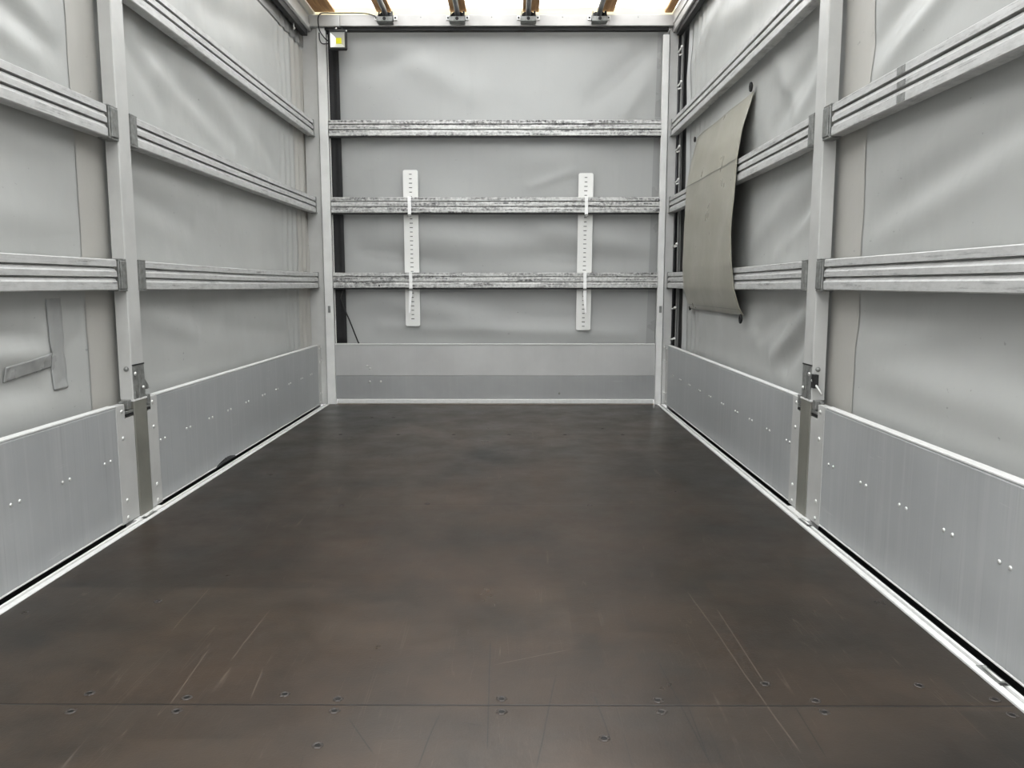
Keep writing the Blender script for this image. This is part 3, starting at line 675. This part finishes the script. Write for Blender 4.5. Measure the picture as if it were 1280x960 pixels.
def smoothpts(p, k=4):
    out = []; P = [Vector(q) for q in p]
    for i in range(len(P)-1):
        a, b, c, d = P[max(i-1, 0)], P[i], P[i+1], P[min(i+2, len(P)-1)]
        for j in range(k):
            s = j/k; out.append(0.5*((2*b)+(c-a)*s+(2*a-5*b+4*c-d)*s*s+(3*b-a-3*c+d)*s**3))
    return out+[P[-1]]
mb = MB(); mb.tube(smoothpts(pts), .0035, 8); tag(mb.build('cable', M['black'], origin=pts[0], smooth=True), 'thin black cable looping from the floodlight up over the header beam', 'cable')
mb = MB(); mb.tube(smoothpts([(-1.252, 5.140, 2.40), (-1.250, 5.136, 2.36), (-1.236, 5.14, 2.335), (-1.20, 5.13, 2.33), (-1.182, 5.11, 2.326)]), .0035, 8); tag(mb.build('cable', M['black'], origin=(-1.24, 5.12, 2.4), smooth=True), 'short black cable between the left corner post and the back of the floodlight', 'cable')

# ------------------------------------------------------------------ white perforated strips
def strip(xt, xb, zt, zb, lab, tailside):
    t = thing('perforated_strip', ((xt+xb)/2, 5.185, zb), lab, 'strip', 'white perforated strips on the front wall')
    w = .049; X = lambda z: xb+(xt-xb)*(z-zb)/(zt-zb)
    Y = 5.1965
    mb = MB(); r = .012; prof = []
    for (cx_, cz_, a0) in ((w-r, zt-r, 0), (-(w-r), zt-r, 90), (-(w-r), zb+r, 180), (w-r, zb+r, 270)):
        for k in range(5):
            a = math.radians(a0+22.5*k); zz = cz_+r*math.sin(a); prof.append((X(zz)+cx_+r*math.cos(a), zz))
    mb.prism(prof, lambda p, tt: (p[0], tt, p[1]), Y-.0015, Y+.0015)
    z = zt-.028; k = 0
    while z > zb+.02:
        big = .0105 if (k % 9) in (2, 3, 6) else .0085
        mb.box(X(z)-big, X(z)+big, Y-.0019, Y-.0014, z-.0024, z+.0024, 1); z -= .0288; k += 1
    mb.build('strip_body', [M['white'], M['slot']], t)
    for zr, tail in ((1.275, 0), (.785, 1)):
        x = X(zr)+(-.004 if tailside > 0 else .002); s = .011
        mb = MB(); mb.box(x-s, x+s, 5.1445, 5.1475, zr-.011, zr+.104); mb.box(x-s, x+s, 5.1445, 5.1945, zr+.102, zr+.105); mb.box(x-s, x+s, 5.1445, 5.1945, zr-.013, zr-.010)
        if tail:
            pr_ = [(x-s, zr-.004), (x+s, zr-.004), (x+s*.7-.004*tailside, zr-.07), (x-.010*tailside+.004, zr-.165), (x-.010*tailside-.008, zr-.165), (x-s*1.1-.003*tailside, zr-.08)]
            mb.prism(pr_, lambda p, tt: (p[0], tt, p[1]), 5.150, 5.1525)
        tie = mb.build('tie', M['tie'], t, bevel=.0008)
        mb = MB(); mb.box(x-.012, x+.012, 5.1425, 5.150, zr-.026 if not tail else zr-.016, zr-.009 if not tail else zr-.003); mb.build('buckle', M['zinc'], tie, bevel=.002)
    return t
strip(-.692, -.690, 1.556, .529, 'white perforated plastic strip tied to the laths, left of the two', 1)
strip(.467, .459, 1.535, .502, 'white perforated plastic strip tied to the laths, right of the two', -1)

# ------------------------------------------------------------------ khaki sheet on the right
t = thing('tarp_sheet', (1.0, 4.09, .66), 'hanging khaki grey tarpaulin sheet over the laths on the right wall', 'tarpaulin')
def kh(y, z):
    Z = [(.655,-.048),(.70,-.022),(.785,.004),(.90,.014),(1.28,.008),(1.375,.006),(1.50,-.016),(1.665,-.054)]
    d = Z[-1][1]
    for (a, da), (b, db) in zip(Z, Z[1:]):
        if a <= z <= b: k = (z-a)/(b-a); d = da+(db-da)*k; break
    if z < .655: d = Z[0][1]
    nearf = max(0, 1-(y-3.55)/.30)
    d += .012*nearf*(math.exp(-((z-1.05)/.14)**2)+.5*math.exp(-((z-1.5)/.08)**2))
    d += .0022*math.sin(y*13+z*4)*(1 if z > .9 else .5)+.0006*noise.noise(Vector((y*9, z*6, 1)))
    if z > .78 and z < 1.385: d = max(d, .0025)
    return d
def ky(u, z): # slight waist in the middle
    y0 = 3.565+.02*math.sin(math.pi*(z-.66)); y1 = 4.640-.012*math.sin(math.pi*(z-.66)); return y0+(y1-y0)*u
mb = MB(); mb.grid(lambda u, z: (SX('R', kh(ky(u, z), z)), ky(u, z), z), frange(0, 1, .025), frange(.662, 1.662, .012)); mb.build('sheet', M['khaki'], t, smooth=True, solid=.0016)
mb = MB(); mb.grid(lambda u, z: (SX('R', kh(ky(u, 1.372), z)+.0022), ky(u, z), z), frange(0, 1, .025), frange(1.369, 1.373, .002)); mb.build('seam', M['pillar'], t)
mb = MB(); mb.grid(lambda u, z: (SX('R', kh(ky(u, z), z)+.0022), ky(u, z), z), frange(0, 1, .025), frange(.688, .690, .001)); mb.build('hem_stitch', M['pillar'], t)
for (y, z, sy) in ((3.575, 1.680, 1), (4.655, 1.650, .7), (3.60, .645, 1), (4.655, .668, .7)):
    mb = MB(); n = 16; R_, r_ = .013*sy, .006*sy
    pts = [(SX('R', -.040), y+R_*.8*math.cos(2*math.pi*k/n), z+R_*1.25*math.sin(2*math.pi*k/n)) for k in range(n+1)]
    mb.tube(pts, r_, 8); mb.dome((SX('R', -.046), y, z), inward('R'), .014, .006); mb.build('rubber_toggle', M['black'], t, smooth=True)

# ------------------------------------------------------------------ repair tape on the left curtain
def tape(y0, y1, za, zb, slope, lab):
    mb = MB(); off = .004
    mb.grid(lambda y, z: (SX('L', TD+off+side_disp('L', y, z+slope*(y-y0))+.0028*noise.noise(Vector((y*38, z*30, 3)))), y, z+slope*(y-y0)), frange(y0, y1, .005), frange(za, zb, .005))
    return tag(mb.build('repair_tape', M['tape'], origin=(SX('L', TD), y0, za), smooth=True, solid=.001), lab, 'tape')
tape(2.255, 2.328, .492, .762, 0, 'upright strip of crinkled grey repair tape on the near left curtain')
tape(2.040, 2.254, .540, .582, .10, 'sideways strip of crinkled grey repair tape meeting the upright strip on the near left curtain')
